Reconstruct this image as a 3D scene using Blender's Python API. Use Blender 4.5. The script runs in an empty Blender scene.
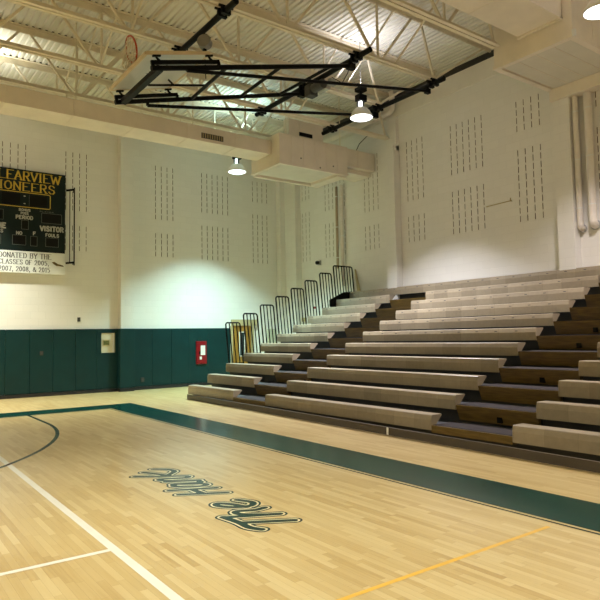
import bpy, bmesh, math, random
from mathutils import Vector, Matrix
random.seed(7)
scn = bpy.context.scene
COL = scn.collection
PI = math.pi

# ------------------------------------------------------------------ materials
def node_mat(name, base=(.8, .8, .8), rough=.6, metal=0., spec=.5, coat=0., coat_rough=.1):
    m = bpy.data.materials.new(name); m.use_nodes = True
    b = m.node_tree.nodes['Principled BSDF']
    b.inputs['Base Color'].default_value = (*base, 1)
    b.inputs['Roughness'].default_value = rough
    b.inputs['Metallic'].default_value = metal
    b.inputs['Specular IOR Level'].default_value = spec
    b.inputs['Coat Weight'].default_value = coat
    b.inputs['Coat Roughness'].default_value = coat_rough
    return m, m.node_tree, b

def N(nt, kind, **kw):
    n = nt.nodes.new(kind)
    for k, v in kw.items():
        setattr(n, k, v)
    return n

def math_node(nt, op, a, b=None):
    n = N(nt, 'ShaderNodeMath', operation=op)
    for i, v in enumerate((a, b)):
        if v is None: continue
        if isinstance(v, (int, float)): n.inputs[i].default_value = v
        else: nt.links.new(v, n.inputs[i])
    return n.outputs[0]

def ramp(nt, fac, stops):
    r = N(nt, 'ShaderNodeValToRGB')
    e = r.color_ramp.elements
    while len(e) < len(stops): e.new(.5)
    for el, (p, c) in zip(e, stops):
        el.position = p; el.color = (*c, 1)
    nt.links.new(fac, r.inputs[0])
    return r.outputs[0]

def mottled(name, base, rough=.6, amount=.12, scale=3., metal=0., coat=0., stretch=(1, 1, 1), spec=.5):
    """a plain painted or fabric colour with slight procedural wear"""
    m, nt, b = node_mat(name, base, rough, metal, spec, coat)
    g = N(nt, 'ShaderNodeNewGeometry')
    mp = N(nt, 'ShaderNodeMapping'); mp.inputs['Scale'].default_value = stretch
    nt.links.new(g.outputs['Position'], mp.inputs[0])
    no = N(nt, 'ShaderNodeTexNoise'); no.inputs['Scale'].default_value = scale; no.inputs['Detail'].default_value = 4
    nt.links.new(mp.outputs[0], no.inputs['Vector'])
    lo = tuple(c * (1 - amount) for c in base); hi = tuple(min(1, c * (1 + amount)) for c in base)
    nt.links.new(ramp(nt, no.outputs['Fac'], [(.3, lo), (.7, hi)]), b.inputs['Base Color'])
    return m

def block_wall(name, base):
    m, nt, b = node_mat(name, base, .55)
    g = N(nt, 'ShaderNodeNewGeometry')
    s = N(nt, 'ShaderNodeSeparateXYZ'); nt.links.new(g.outputs['Position'], s.inputs[0])
    u = math_node(nt, 'ADD', s.outputs[0], s.outputs[1])
    v = math_node(nt, 'SUBTRACT', s.outputs[2], 4.363)
    c = N(nt, 'ShaderNodeCombineXYZ'); nt.links.new(u, c.inputs[0]); nt.links.new(v, c.inputs[1])
    br = N(nt, 'ShaderNodeTexBrick')
    br.inputs['Scale'].default_value = 1.
    br.inputs['Brick Width'].default_value = .41672; br.inputs['Row Height'].default_value = .20836
    br.inputs['Mortar Size'].default_value = .006; br.inputs['Mortar Smooth'].default_value = .4
    br.inputs['Color1'].default_value = (*base, 1); br.inputs['Color2'].default_value = (*[x * .97 for x in base], 1)
    br.inputs['Mortar'].default_value = (*[x * .93 for x in base], 1)
    nt.links.new(c.outputs[0], br.inputs['Vector'])
    nt.links.new(br.outputs['Color'], b.inputs['Base Color'])
    no = N(nt, 'ShaderNodeTexNoise'); no.inputs['Scale'].default_value = 60
    nt.links.new(g.outputs['Position'], no.inputs['Vector'])
    h = math_node(nt, 'SUBTRACT', math_node(nt, 'MULTIPLY', no.outputs['Fac'], .15), br.outputs['Fac'])
    bu = N(nt, 'ShaderNodeBump'); bu.inputs['Strength'].default_value = .35; bu.inputs['Distance'].default_value = .006
    nt.links.new(h, bu.inputs['Height']); nt.links.new(bu.outputs[0], b.inputs['Normal'])
    return m

def maple_floor():
    m, nt, b = node_mat('maple strip floor', (.6, .4, .2), .33, coat=.3, coat_rough=.10)
    g = N(nt, 'ShaderNodeNewGeometry')
    s = N(nt, 'ShaderNodeSeparateXYZ'); nt.links.new(g.outputs['Position'], s.inputs[0])
    fx = math_node(nt, 'DIVIDE', s.outputs[0], .058)
    row = math_node(nt, 'FLOOR', fx)
    w1 = N(nt, 'ShaderNodeTexWhiteNoise', noise_dimensions='1D'); nt.links.new(row, w1.inputs['W'])
    fy = math_node(nt, 'ADD', math_node(nt, 'DIVIDE', s.outputs[1], .62), math_node(nt, 'MULTIPLY', w1.outputs['Value'], 13.))
    colm = math_node(nt, 'FLOOR', fy)
    c = N(nt, 'ShaderNodeCombineXYZ'); nt.links.new(row, c.inputs[0]); nt.links.new(colm, c.inputs[1])
    w2 = N(nt, 'ShaderNodeTexWhiteNoise', noise_dimensions='2D'); nt.links.new(c.outputs[0], w2.inputs['Vector'])
    mp = N(nt, 'ShaderNodeMapping'); mp.inputs['Scale'].default_value = (45, 2.2, 1)
    nt.links.new(g.outputs['Position'], mp.inputs[0])
    no = N(nt, 'ShaderNodeTexNoise'); no.inputs['Scale'].default_value = 1.; no.inputs['Detail'].default_value = 5
    nt.links.new(mp.outputs[0], no.inputs['Vector'])
    mp2 = N(nt, 'ShaderNodeMapping'); mp2.inputs['Scale'].default_value = (2.2, .5, 1)
    nt.links.new(g.outputs['Position'], mp2.inputs[0])
    no2 = N(nt, 'ShaderNodeTexNoise'); no2.inputs['Scale'].default_value = 1.; no2.inputs['Detail'].default_value = 2
    nt.links.new(mp2.outputs[0], no2.inputs['Vector'])
    f = math_node(nt, 'ADD', math_node(nt, 'MULTIPLY', w2.outputs['Value'], .54), math_node(nt, 'MULTIPLY', no.outputs['Fac'], .36))
    f = math_node(nt, 'ADD', f, math_node(nt, 'MULTIPLY', math_node(nt, 'SUBTRACT', no2.outputs['Fac'], .5), .35))
    base = ramp(nt, f, [(.02, (.40, .265, .095)), (.25, (.51, .37, .155)), (.6, (.585, .45, .21)), (.95, (.66, .535, .28))])
    # hairline seams between strips and at butt ends
    ex = math_node(nt, 'LESS_THAN', math_node(nt, 'FRACT', fx), .035)
    ey = math_node(nt, 'LESS_THAN', math_node(nt, 'FRACT', fy), .004)
    seam = math_node(nt, 'MAXIMUM', ex, ey)
    mx = N(nt, 'ShaderNodeMix', data_type='RGBA')
    nt.links.new(math_node(nt, 'MULTIPLY', seam, .45), mx.inputs['Factor'])
    nt.links.new(base, mx.inputs['A']); mx.inputs['B'].default_value = (.25, .14, .05, 1)
    nt.links.new(mx.outputs['Result'], b.inputs['Base Color'])
    return m

def seat_wood():
    m, nt, b = node_mat('laminated bench wood', (.4, .33, .22), .38)
    g = N(nt, 'ShaderNodeNewGeometry')
    s = N(nt, 'ShaderNodeSeparateXYZ'); nt.links.new(g.outputs['Position'], s.inputs[0])
    fy = math_node(nt, 'DIVIDE', s.outputs[1], .457)
    cell = math_node(nt, 'FLOOR', fy)
    rowz = math_node(nt, 'FLOOR', math_node(nt, 'DIVIDE', math_node(nt, 'SUBTRACT', s.outputs[2], .1), .2695))
    c = N(nt, 'ShaderNodeCombineXYZ'); nt.links.new(cell, c.inputs[0]); nt.links.new(rowz, c.inputs[1])
    w = N(nt, 'ShaderNodeTexWhiteNoise', noise_dimensions='2D'); nt.links.new(c.outputs[0], w.inputs['Vector'])
    no = N(nt, 'ShaderNodeTexNoise'); no.inputs['Scale'].default_value = 14.; no.inputs['Detail'].default_value = 6
    nt.links.new(g.outputs['Position'], no.inputs['Vector'])
    f = math_node(nt, 'ADD', math_node(nt, 'MULTIPLY', w.outputs['Value'], .45), math_node(nt, 'MULTIPLY', no.outputs['Fac'], .55))
    base = ramp(nt, f, [(.15, (.26, .215, .145)), (.5, (.315, .262, .18)), (.85, (.38, .315, .215))])
    seam = math_node(nt, 'LESS_THAN', math_node(nt, 'FRACT', fy), .014)
    mx = N(nt, 'ShaderNodeMix', data_type='RGBA')
    nt.links.new(math_node(nt, 'MULTIPLY', seam, .35), mx.inputs['Factor'])
    nt.links.new(base, mx.inputs['A']); mx.inputs['B'].default_value = (.15, .11, .06, 1)
    nt.links.new(mx.outputs['Result'], b.inputs['Base Color'])
    return m

M = {}
M['floor'] = maple_floor()
M['wall'] = block_wall('painted block wall', (.80, .79, .745))
M['slot'] = mottled('slot filler', (.24, .18, .14), .95, .1, 8)
M['trimwall'] = mottled('upper wall paint', (.78, .76, .70), .6, .04, 2)
M['green_floor'] = mottled('green floor paint', (.003, .040, .031), .16, .2, 1.6, coat=0., spec=.2)
M['dark_green'] = mottled('dark green line paint', (.006, .034, .028), .25, .15, 2, coat=0., spec=.2)
M['cream_floor'] = mottled('cream outline paint', (.70, .58, .33), .3, .05, 2, coat=.5)
M['white_line'] = mottled('white line paint', (.80, .78, .68), .3, .04, 3, coat=.5)
M['yellow_line'] = mottled('yellow line paint', (.78, .46, .06), .3, .06, 3, coat=.5)
M['pad'] = mottled('green vinyl pad', (.002, .029, .030), .45, .12, 2.5, spec=.3)
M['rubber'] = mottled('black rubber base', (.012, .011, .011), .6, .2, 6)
M['steel'] = mottled('cream painted steel', (.76, .69, .55), .5, .06, 3)
M['deck'] = mottled('white metal deck', (.76, .74, .67), .42, .05, 1.2)
M['duct'] = mottled('cream painted duct', (.78, .71, .60), .5, .06, 2)
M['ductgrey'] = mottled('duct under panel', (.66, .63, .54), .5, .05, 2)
M['black'] = mottled('black painted steel', (.004, .004, .004), .45, .2, 6, spec=.12)
M['darkgrey'] = mottled('dark grey metal', (.055, .055, .055), .5, .15, 6)
M['seat'] = seat_wood()
M['step'] = mottled('brown stained plywood', (.155, .100, .024), .4, .3, 6, stretch=(1, .6, 6))
M['steptop'] = mottled('grey deck coating', (.040, .034, .034), .8, .15, 5, spec=.15)
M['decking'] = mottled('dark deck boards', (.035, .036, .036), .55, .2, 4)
M['skirt'] = mottled('dark brown skirt board', (.060, .048, .036), .45, .15, 4, stretch=(1, .4, 3))
M['whitepipe'] = mottled('white pipe jacket', (.76, .71, .64), .55, .05, 5)
M['board_black'] = mottled('scoreboard face', (.003, .011, .010), .5, .15, 3, spec=.25)
M['digit'] = mottled('dark display window', (.003, .003, .003), .4, .1, 4, spec=.2)
M['outline'] = mottled('thin grey outline', (.12, .14, .12), .5, .05, 5)
M['gold'] = mottled('gold letter paint', (.62, .42, .04), .5, .05, 5)
M['white_letter'] = mottled('white letter paint', (.52, .53, .46), .5, .05, 5)
M['panel_white'] = mottled('white sign panel', (.80, .83, .80), .5, .04, 3)
M['ink'] = mottled('dark letter paint', (.05, .055, .06), .5, .05, 5)
M['door_wood'] = mottled('varnished door wood', (.30, .155, .022), .35, .3, 3, stretch=(9, 9, .6))
M['frame_tan'] = mottled('tan painted frame', (.46, .38, .20), .5, .08, 4)
M['glass'] = node_mat('dark wired glass', (.012, .02, .02), .08)[0]
M['red'] = mottled('red cabinet paint', (.22, .006, .010), .35, .1, 5)
M['conduit'] = mottled('brownish conduit', (.42, .34, .24), .5, .08, 4)
M['reel'] = mottled('grey reel housing', (.26, .25, .23), .5, .1, 5)
M['white'] = mottled('white plastic', (.75, .75, .72), .4, .04, 5)
M['acrylic'] = mottled('white backboard', (.62, .64, .60), .3, .05, 2)
M['board_edge'] = mottled('tan backboard edge', (.62, .50, .32), .5, .08, 4)
M['hoop'] = mottled('orange rim paint', (.45, .06, .02), .4, .1, 5)
M['net'] = mottled('white cord', (.70, .62, .48), .8, .1, 9)
M['metal'] = mottled('galvanised metal', (.45, .46, .46), .35, .1, 6, metal=.6)
M['reflector'] = mottled('white reflector', (.80, .80, .76), .35, .03, 4)
M['plate'] = mottled('dark outlet plate', (.05, .045, .04), .5, .1, 6)
M['box_green'] = mottled('pale wall panel', (.50, .52, .40), .5, .05, 4)

def glow(name, col, strength):
    m = bpy.data.materials.new(name); m.use_nodes = True
    nt = m.node_tree; nt.nodes.clear()
    e = N(nt, 'ShaderNodeEmission'); e.inputs[0].default_value = (*col, 1); e.inputs[1].default_value = strength
    o = N(nt, 'ShaderNodeOutputMaterial'); nt.links.new(e.outputs[0], o.inputs[0])
    return m

# ------------------------------------------------------------------ mesh builder
class MB:
    def __init__(s): s.v = []; s.f = []; s.mi = []; s.cur = 0
    def quad(s, *pts):
        n = len(s.v); s.v += [tuple(p) for p in pts]; s.f.append(tuple(range(n, n + len(pts)))); s.mi.append(s.cur)
        return s
    def box(s, x0, x1, y0, y1, z0, z1):
        n = len(s.v)
        s.v += [(x, y, z) for z in (z0, z1) for y in (y0, y1) for x in (x0, x1)]
        for f in ((0, 2, 3, 1), (4, 5, 7, 6), (0, 1, 5, 4), (2, 6, 7, 3), (0, 4, 6, 2), (1, 3, 7, 5)):
            s.f.append(tuple(n + i for i in f)); s.mi.append(s.cur)
        return s
    def prism(s, poly, axis, a, b):
        """extrude a polygon given in the two other axes, from a to b along axis"""
        def P(p, t):
            if axis == 'x': return (t, p[0], p[1])
            if axis == 'y': return (p[0], t, p[1])
            return (p[0], p[1], t)
        n = len(s.v); k = len(poly)
        s.v += [P(p, a) for p in poly] + [P(p, b) for p in poly]
        s.f.append(tuple(range(n, n + k))); s.mi.append(s.cur)
        s.f.append(tuple(range(n + 2 * k - 1, n + k - 1, -1))); s.mi.append(s.cur)
        for i in range(k):
            j = (i + 1) % k
            s.f.append((n + j, n + i, n + k + i, n + k + j)); s.mi.append(s.cur)
        return s
    def frame(s, p, q):
        p = Vector(p); q = Vector(q); d = (q - p).normalized()
        up = Vector((0, 0, 1)) if abs(d.z) < .95 else Vector((1, 0, 0))
        a = d.cross(up).normalized(); b = a.cross(d).normalized()
        return p, q, d, a, b
    def bar(s, p, q, w, h):
        p, q, d, a, b = s.frame(p, q); n = len(s.v)
        for o in (p, q):
            for sa, sb in ((-1, -1), (1, -1), (1, 1), (-1, 1)):
                s.v.append(tuple(o + a * sa * w / 2 + b * sb * h / 2))
        for f in ((3, 2, 1, 0), (4, 5, 6, 7), (0, 1, 5, 4), (1, 2, 6, 5), (2, 3, 7, 6), (3, 0, 4, 7)):
            s.f.append(tuple(n + i for i in f)); s.mi.append(s.cur)
        return s
    def tube(s, pts, r, seg=10, closed=False):
        pts = [Vector(p) for p in pts]; k = len(pts); n = len(s.v)
        prev = None
        for i, p in enumerate(pts):
            if closed: t = (pts[(i + 1) % k] - pts[i - 1]).normalized()
            elif i == 0: t = (pts[1] - pts[0]).normalized()
            elif i == k - 1: t = (pts[-1] - pts[-2]).normalized()
            else: t = ((pts[i + 1] - p).normalized() + (p - pts[i - 1]).normalized()).normalized()
            if prev is None:
                up = Vector((0, 0, 1)) if abs(t.z) < .9 else Vector((1, 0, 0))
                a = t.cross(up).normalized()
            else:
                a = (prev - t * prev.dot(t)).normalized()
            prev = a; b = t.cross(a)
            for j in range(seg):
                an = 2 * PI * j / seg
                s.v.append(tuple(p + a * (r * math.cos(an)) + b * (r * math.sin(an))))
        m = k if closed else k - 1
        for i in range(m):
            for j in range(seg):
                i2 = (i + 1) % k; j2 = (j + 1) % seg
                s.f.append((n + i * seg + j, n + i * seg + j2, n + i2 * seg + j2, n + i2 * seg + j)); s.mi.append(s.cur)
        if not closed:
            s.f.append(tuple(n + j for j in reversed(range(seg)))); s.mi.append(s.cur)
            s.f.append(tuple(n + (k - 1) * seg + j for j in range(seg))); s.mi.append(s.cur)
        return s
    def lathe(s, prof, c, seg=24):
        """prof: (radius, z) pairs around the vertical through c"""
        n = len(s.v); k = len(prof)
        for r, z in prof:
            for j in range(seg):
                an = 2 * PI * j / seg
                s.v.append((c[0] + r * math.cos(an), c[1] + r * math.sin(an), c[2] + z))
        for i in range(k - 1):
            for j in range(seg):
                j2 = (j + 1) % seg
                s.f.append((n + i * seg + j, n + i * seg + j2, n + (i + 1) * seg + j2, n + (i + 1) * seg + j)); s.mi.append(s.cur)
        return s
    def build(s, name, mats, parent=None, smooth=False, bevel=0., recalc=True):
        org = Vector((0, 0, 0))
        p = parent
        while p is not None:
            org += Vector(p.location); p = p.parent
        me = bpy.data.meshes.new(name)
        me.from_pydata([tuple(Vector(v) - org) for v in s.v], [], s.f)
        if not isinstance(mats, (list, tuple)): mats = [mats]
        for m in mats: me.materials.append(m)
        me.polygons.foreach_set('material_index', s.mi)
        if recalc or bevel:
            bm = bmesh.new(); bm.from_mesh(me)
            if recalc: bmesh.ops.recalc_face_normals(bm, faces=bm.faces)
            if bevel:
                bmesh.ops.bevel(bm, geom=[e for e in bm.edges if len(e.link_faces) == 2 and e.calc_face_angle(0) > .5],
                                offset=bevel, segments=2, affect='EDGES', profile=.6)
            bm.to_mesh(me); bm.free()
        if smooth:
            me.polygons.foreach_set('use_smooth', [True] * len(me.polygons))
        me.update()
        o = bpy.data.objects.new(name, me); COL.objects.link(o)
        if parent is not None: o.parent = parent
        return o

def tag(o, label, cat, group=None):
    o['label'] = label; o['category'] = cat
    if group: o['group'] = group
    return o
def thing(name, label, cat, loc, group=None):
    o = bpy.data.objects.new(name, None); o.empty_display_size = .1
    COL.objects.link(o); o.location = loc
    return tag(o, label, cat, group)
def struct(o, label=None):
    o['kind'] = 'structure'
    if label: o['label'] = label
    return o
def sub(o, label):
    o['label'] = label; return o
def copy_thing(root, loc, label, group=None):
    r = root.copy(); COL.objects.link(r); r.location = loc; r['label'] = label
    if group: r['group'] = group
    for ch in list(root.children):
        c = ch.copy(); COL.objects.link(c); c.parent = r
        for g in ch.children:
            d = g.copy(); COL.objects.link(d); d.parent = c
    return r

# ------------------------------------------------------------------ key measures (metres, camera over the origin)
H = 1.6307
XW, YW = 13.33, 19.04            # side wall and end wall faces
XL, YN = -14.6, -13.0            # the far side wall and the wall behind the viewer
DECKZ = 9.16
CB, ZB = .20836, 4.363           # block course height, lowest slot course

# ------------------------------------------------------------------ room shell
floor = struct(MB().box(XL, 13.6, YN, 19.3, -.15, 0).build('floor', M['floor']))

def slotted_wall(name, groups, u0, u1, ztop, axis):
    """a painted block wall with real acoustic slots; groups: (first u, columns, lower rows, upper rows, direction)"""
    mb = MB(); w = .0095; depth = .05
    cols = []
    for g0, n, lo, up, sgn in groups:
        for j in range(n): cols.append((g0 + sgn * j * CB, lo, up))
    cols.sort()
    us = [u0]
    for c, *_ in cols: us += [c - w, c + w]
    us.append(u1)
    zs = [0.]
    for k in range(15): zs += [ZB + k * CB + .028, ZB + (k + 1) * CB - .028]
    zs.append(ztop)
    def P(u, d, z): return (u, YW + d, z) if axis == 'x' else (XW + d, u, z)
    for i in range(len(us) - 1):
        iscol = i % 2 == 1
        j = 0
        while j < len(zs) - 1:
            k = (j - 1) // 2
            isslot = False
            if iscol and j % 2 == 1:
                _, lo, up = cols[(i - 1) // 2]
                isslot = k < lo or k >= 15 - up
            a, b, c, d = us[i], us[i + 1], zs[j], zs[j + 1]
            if not iscol:
                mb.cur = 0; mb.quad(P(a, 0, 0), P(b, 0, 0), P(b, 0, ztop), P(a, 0, ztop)); break
            if not isslot:
                mb.cur = 0; mb.quad(P(a, 0, c), P(b, 0, c), P(b, 0, d), P(a, 0, d))
            else:
                mb.cur = 1
                mb.quad(P(a, depth, c), P(b, depth, c), P(b, depth, d), P(a, depth, d))
                mb.quad(P(a, 0, c), P(a, depth, c), P(a, depth, d), P(a, 0, d))
                mb.quad(P(b, 0, c), P(b, depth, c), P(b, depth, d), P(b, 0, d))
                mb.quad(P(a, 0, c), P(b, 0, c), P(b, depth, c), P(a, depth, c))
                mb.quad(P(a, 0, d), P(b, 0, d), P(b, depth, d), P(a, depth, d))
            j += 1
    mb.cur = 0
    # solid body behind the face
    if axis == 'x': mb.box(u0, u1, YW + .09, YW + .3, 0, ztop)
    else: mb.box(XW + .09, XW + .3, u0, u1, 0, ztop)
    o = mb.build(name, [M['wall'], M['slot']], recalc=False)
    return struct(o)

S = 1.0254
back = slotted_wall('wall_back', [(.75 * S, 4, 9, 4, 1), (2.80 * S, 6, 6, 7, 1), (4.942 * S, 4, 4, 9, 1), (7.782 * S, 4, 4, 9, 1),
                                  (9.457 * S, 6, 6, 7, 1), (11.511 * S, 4, 9, 4, 1)], XL, XW, 8.87, 'x')
right = slotted_wall('wall_right', [(17.74 * S, 4, 9, 4, -1), (16.20 * S, 6, 6, 7, -1), (14.18 * S, 4, 4, 9, -1), (12.306 * S, 4, 4, 9, -1),
                                    (10.664 * S, 6, 6, 7, -1), (8.610 * S, 4, 9, 4, -1), (6.63 * S, 4, 9, 4, -1), (4.6 * S, 6, 6, 7, -1)],
                     YN, YW, 8.87, 'y')
struct(MB().box(XL - .2, XL, YN, 19.3, 0, 9.3).build('wall_left', M['wall']))
struct(MB().box(XL - .2, 13.6, YN - .2, YN, 0, 9.3).build('wall_front', M['wall']))
# pilasters
struct(MB().box(6.71, 7.10, 18.79, YW + .05, 0, 8.6).build('trim_1', M['wall']), 'block pilaster on the end wall')
struct(MB().box(12.86, XW + .05, 18.79, YW + .05, 0, 8.6).box(13.08, XW + .05, 18.1, 18.8, 0, 8.6).build('trim_2', M['wall']), 'corner pilaster')
struct(MB().box(13.08, XW + .05, 12.93, 13.33, 0, 7.42).box(13.2, XW + .05, 12.93, 13.33, 7.3, 8.35).build('trim_3', M['wall']), 'pilaster above the bleachers')
struct(MB().box(13.08, XW + .05, 7.30, 7.70, 0, 7.6).build('trim_4', M['wall']), 'pilaster beside the pipes')
# upper wall band and slabs coloured dark for the shade under the deck
struct(MB().box(13.30, XW + .08, YN, 18.1, 8.365, 8.87).build('trim_5', M['trimwall']), 'upper band of the side wall')
struct(MB().box(XL, 12.8, 19.0, YW + .08, 8.5, 8.87).build('trim_6', M['trimwall']), 'upper band of the end wall')
struct(MB().box(13.5, 13.62, YN, 19.3, 8.8, 9.3).box(XL, 13.62, 19.2, 19.32, 8.8, 9.3).build('trim_7', M['darkgrey']), 'slabs coloured dark as the shaded gap above the walls')
# corrugated roof deck, ribs running along y
prof = []
x = XL - .1
while x < 13.6:
    prof += [(x, 0), (x + .068, 0), (x + .085, .042), (x + .130, .042)]
    x += .15
mb = MB()
n = len(prof)
mb.v = [(px, YN - .2, DECKZ + pz) for px, pz in prof] + [(px, 19.3, DECKZ + pz) for px, pz in prof]
mb.f = [(i, i + 1, n + i + 1, n + i) for i in range(n - 1)]; mb.mi = [0] * (n - 1)
mb.box(XL - .2, 13.7, YN - .2, 19.4, 9.30, 9.4)
struct(mb.build('ceiling', M['deck'], recalc=False))
# baseboards
struct(MB().box(XL, 6.70, YW - .075, YW, 0, .10).box(6.70, 7.11, 18.70, 18.79, 0, .10).box(6.66, 6.71, 18.70, YW, 0, .1).box(7.11, 10.55, YW - .075, YW, 0, .10)
       .build('baseboard_back', M['rubber']))

# ------------------------------------------------------------------ painted lines on the floor (pattern of the floor)
def ribbon(mb, pts, w, z):
    pts = [Vector((p[0], p[1], 0)) for p in pts]
    k = len(pts)
    nor = []
    for i in range(k):
        t = (pts[min(i + 1, k - 1)] - pts[max(i - 1, 0)]).normalized(); nor.append(Vector((-t.y, t.x, 0)))
    for i in range(k - 1):
        a, b = pts[i], pts[i + 1]
        mb.quad(*[(p.x, p.y, z) for p in (a - nor[i] * w / 2, b - nor[i + 1] * w / 2, b + nor[i + 1] * w / 2, a + nor[i] * w / 2)])
def disc(mb, c, r, z, seg=14):
    mb.quad(*[(c[0] + r * math.cos(2 * PI * j / seg), c[1] + r * math.sin(2 * PI * j / seg), z) for j in range(seg)])
def rect(mb, x0, x1, y0, y1, z):
    mb.quad((x0, y0, z), (x1, y0, z), (x1, y1, z), (x0, y1, z))
Z0 = .0012
mb = MB()
rect(mb, 4.905, 5.70, -4, 15.25, Z0); rect(mb, -11.4, 4.905, 14.40, 15.25, Z0)
struct(mb.build('court_border', M['green_floor'], floor))
mb = MB()
rect(mb, 4.835, 4.865, -4, 14.33, Z0); rect(mb, -10.6, 4.835, 14.30, 14.33, Z0)
struct(mb.build('court_edge_line', M['dark_green'], floor))
mb = MB()
ribbon(mb, [(3.07, 14.4), (3.07, 12.9)] + [(-2.9 + 5.97 * math.cos(a), 12.75 + 5.97 * math.sin(a)) for a in [-.0 - i * PI / 60 for i in range(61)]], .065, Z0)
struct(mb.build('three_point_line', M['dark_green'], floor))
mb = MB(); rect(mb, 1.615, 1.685, -4, 13.2, Z0); rect(mb, -7.4, 1.615, 4.745, 4.80, Z0)
struct(mb.build('volleyball_line', M['white_line'], floor))
mb = MB(); rect(mb, -9, 4.72, 2.955, 2.995, Z0)
struct(mb.build('crosscourt_line', M['yellow_line'], floor))

def spline(pts, n=8):
    P = [Vector((p[0], p[1], 0)) for p in pts]
    if len(P) < 3: return P
    out = []
    Q = [P[0] * 2 - P[1]] + P + [P[-1] * 2 - P[-2]]
    for i in range(1, len(Q) - 2):
        for j in range(n):
            t = j / n
            a, b, c, d = Q[i - 1], Q[i], Q[i + 1], Q[i + 2]
            out.append(.5 * ((2 * b) + (c - a) * t + (2 * a - 5 * b + 4 * c - d) * t * t + (3 * b - a - 3 * c + d) * t ** 3))
    out.append(P[-1]); return out
# script lettering: letter space (u along the reading direction, v up); slanted; read from the bleachers
strokes = [
    [(-.14, .46), (-.04, .52), (.14, .52), (.37, .555)], [(.13, .52), (.04, .04)],                        # T
    [(.355, .54), (.30, .03)], [(.32, .16), (.42, .36), (.53, .34), (.52, .16), (.57, .03)],              # h
    [(.66, .17), (.82, .24), (.90, .35), (.80, .39), (.69, .27), (.70, .10), (.83, .02), (.98, .10)],     # e
    [(1.43, .52), (1.34, .03)], [(1.66, .53), (1.61, .02)], [(1.38, .27), (1.63, .29)],                   # H
    [(1.98, .33), (1.86, .39), (1.76, .24), (1.78, .06), (1.88, .06), (1.97, .36), (1.95, .06), (2.02, .02)],   # a
    [(2.14, .37), (2.08, .0)], [(2.11, .18), (2.22, .38), (2.31, .36), (2.28, .08), (2.34, .01)],         # n
    [(2.57, .58), (2.38, .02)], [(2.79, .39), (2.66, .30), (2.48, .20)], [(2.50, .21), (2.62, .10), (2.74, .02), (2.88, .05), (2.97, .20)],   # k
]
def to_floor(p):
    u, v = .05 + p[0] * .955, .055 + p[1] * .87
    return (3.26 - v, 4.36 + u + .38 * v)
import numpy as np
def stroke_field(polys, step):
    """distance to the nearest stroke on a grid over the floor"""
    allp = [p for pl in polys for p in pl]
    x0 = min(p[0] for p in allp) - .12; x1 = max(p[0] for p in allp) + .12
    y0 = min(p[1] for p in allp) - .12; y1 = max(p[1] for p in allp) + .12
    gx = np.arange(x0, x1, step); gy = np.arange(y0, y1, step)
    X, Y = np.meshgrid(gx, gy, indexing='ij'); D = np.full(X.shape, 9.)
    for pl in polys:
        for a, b in zip(pl, pl[1:]):
            dx, dy = b[0] - a[0], b[1] - a[1]; L = dx * dx + dy * dy + 1e-12
            t = np.clip(((X - a[0]) * dx + (Y - a[1]) * dy) / L, 0, 1)
            D = np.minimum(D, np.hypot(X - a[0] - t * dx, Y - a[1] - t * dy))
    return gx, gy, D
def field_mesh(gx, gy, D, r0, r1, z):
    """flat faces where r0 < distance < r1, cut smoothly through the grid cells"""
    mb = MB()
    def clip(poly, lim, sign):
        out = []
        for (p, q) in zip(poly, poly[1:] + poly[:1]):
            dp, dq = sign * (p[2] - lim), sign * (q[2] - lim)
            if dp <= 0: out.append(p)
            if (dp < 0 < dq) or (dq < 0 < dp):
                t = dp / (dp - dq); out.append(tuple(p[k] + (q[k] - p[k]) * t for k in range(3)))
        return out
    for i in range(len(gx) - 1):
        for j in range(len(gy) - 1):
            c = (D[i, j], D[i + 1, j], D[i + 1, j + 1], D[i, j + 1])
            if min(c) >= r1 or max(c) <= r0: continue
            poly = [(gx[i], gy[j], c[0]), (gx[i + 1], gy[j], c[1]), (gx[i + 1], gy[j + 1], c[2]), (gx[i], gy[j + 1], c[3])]
            poly = clip(poly, r1, 1)
            if len(poly) > 2 and r0 > 0: poly = clip(poly, r0, -1)
            if len(poly) > 2: mb.quad(*[(float(p[0]), float(p[1]), z) for p in poly])
    return mb
polys = [[to_floor(p) for p in spline(st)] for st in strokes]
gx, gy, D = stroke_field(polys, .012)
for nm, r0, r1, m in (('lettering_core', 0, .036, 'dark_green'), ('lettering_band', .036, .055, 'cream_floor'), ('lettering_edge', .055, .075, 'dark_green')):
    struct(field_mesh(gx, gy, D, r0, r1, Z0).build(nm, M[m], floor, recalc=False), 'script court lettering')

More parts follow.
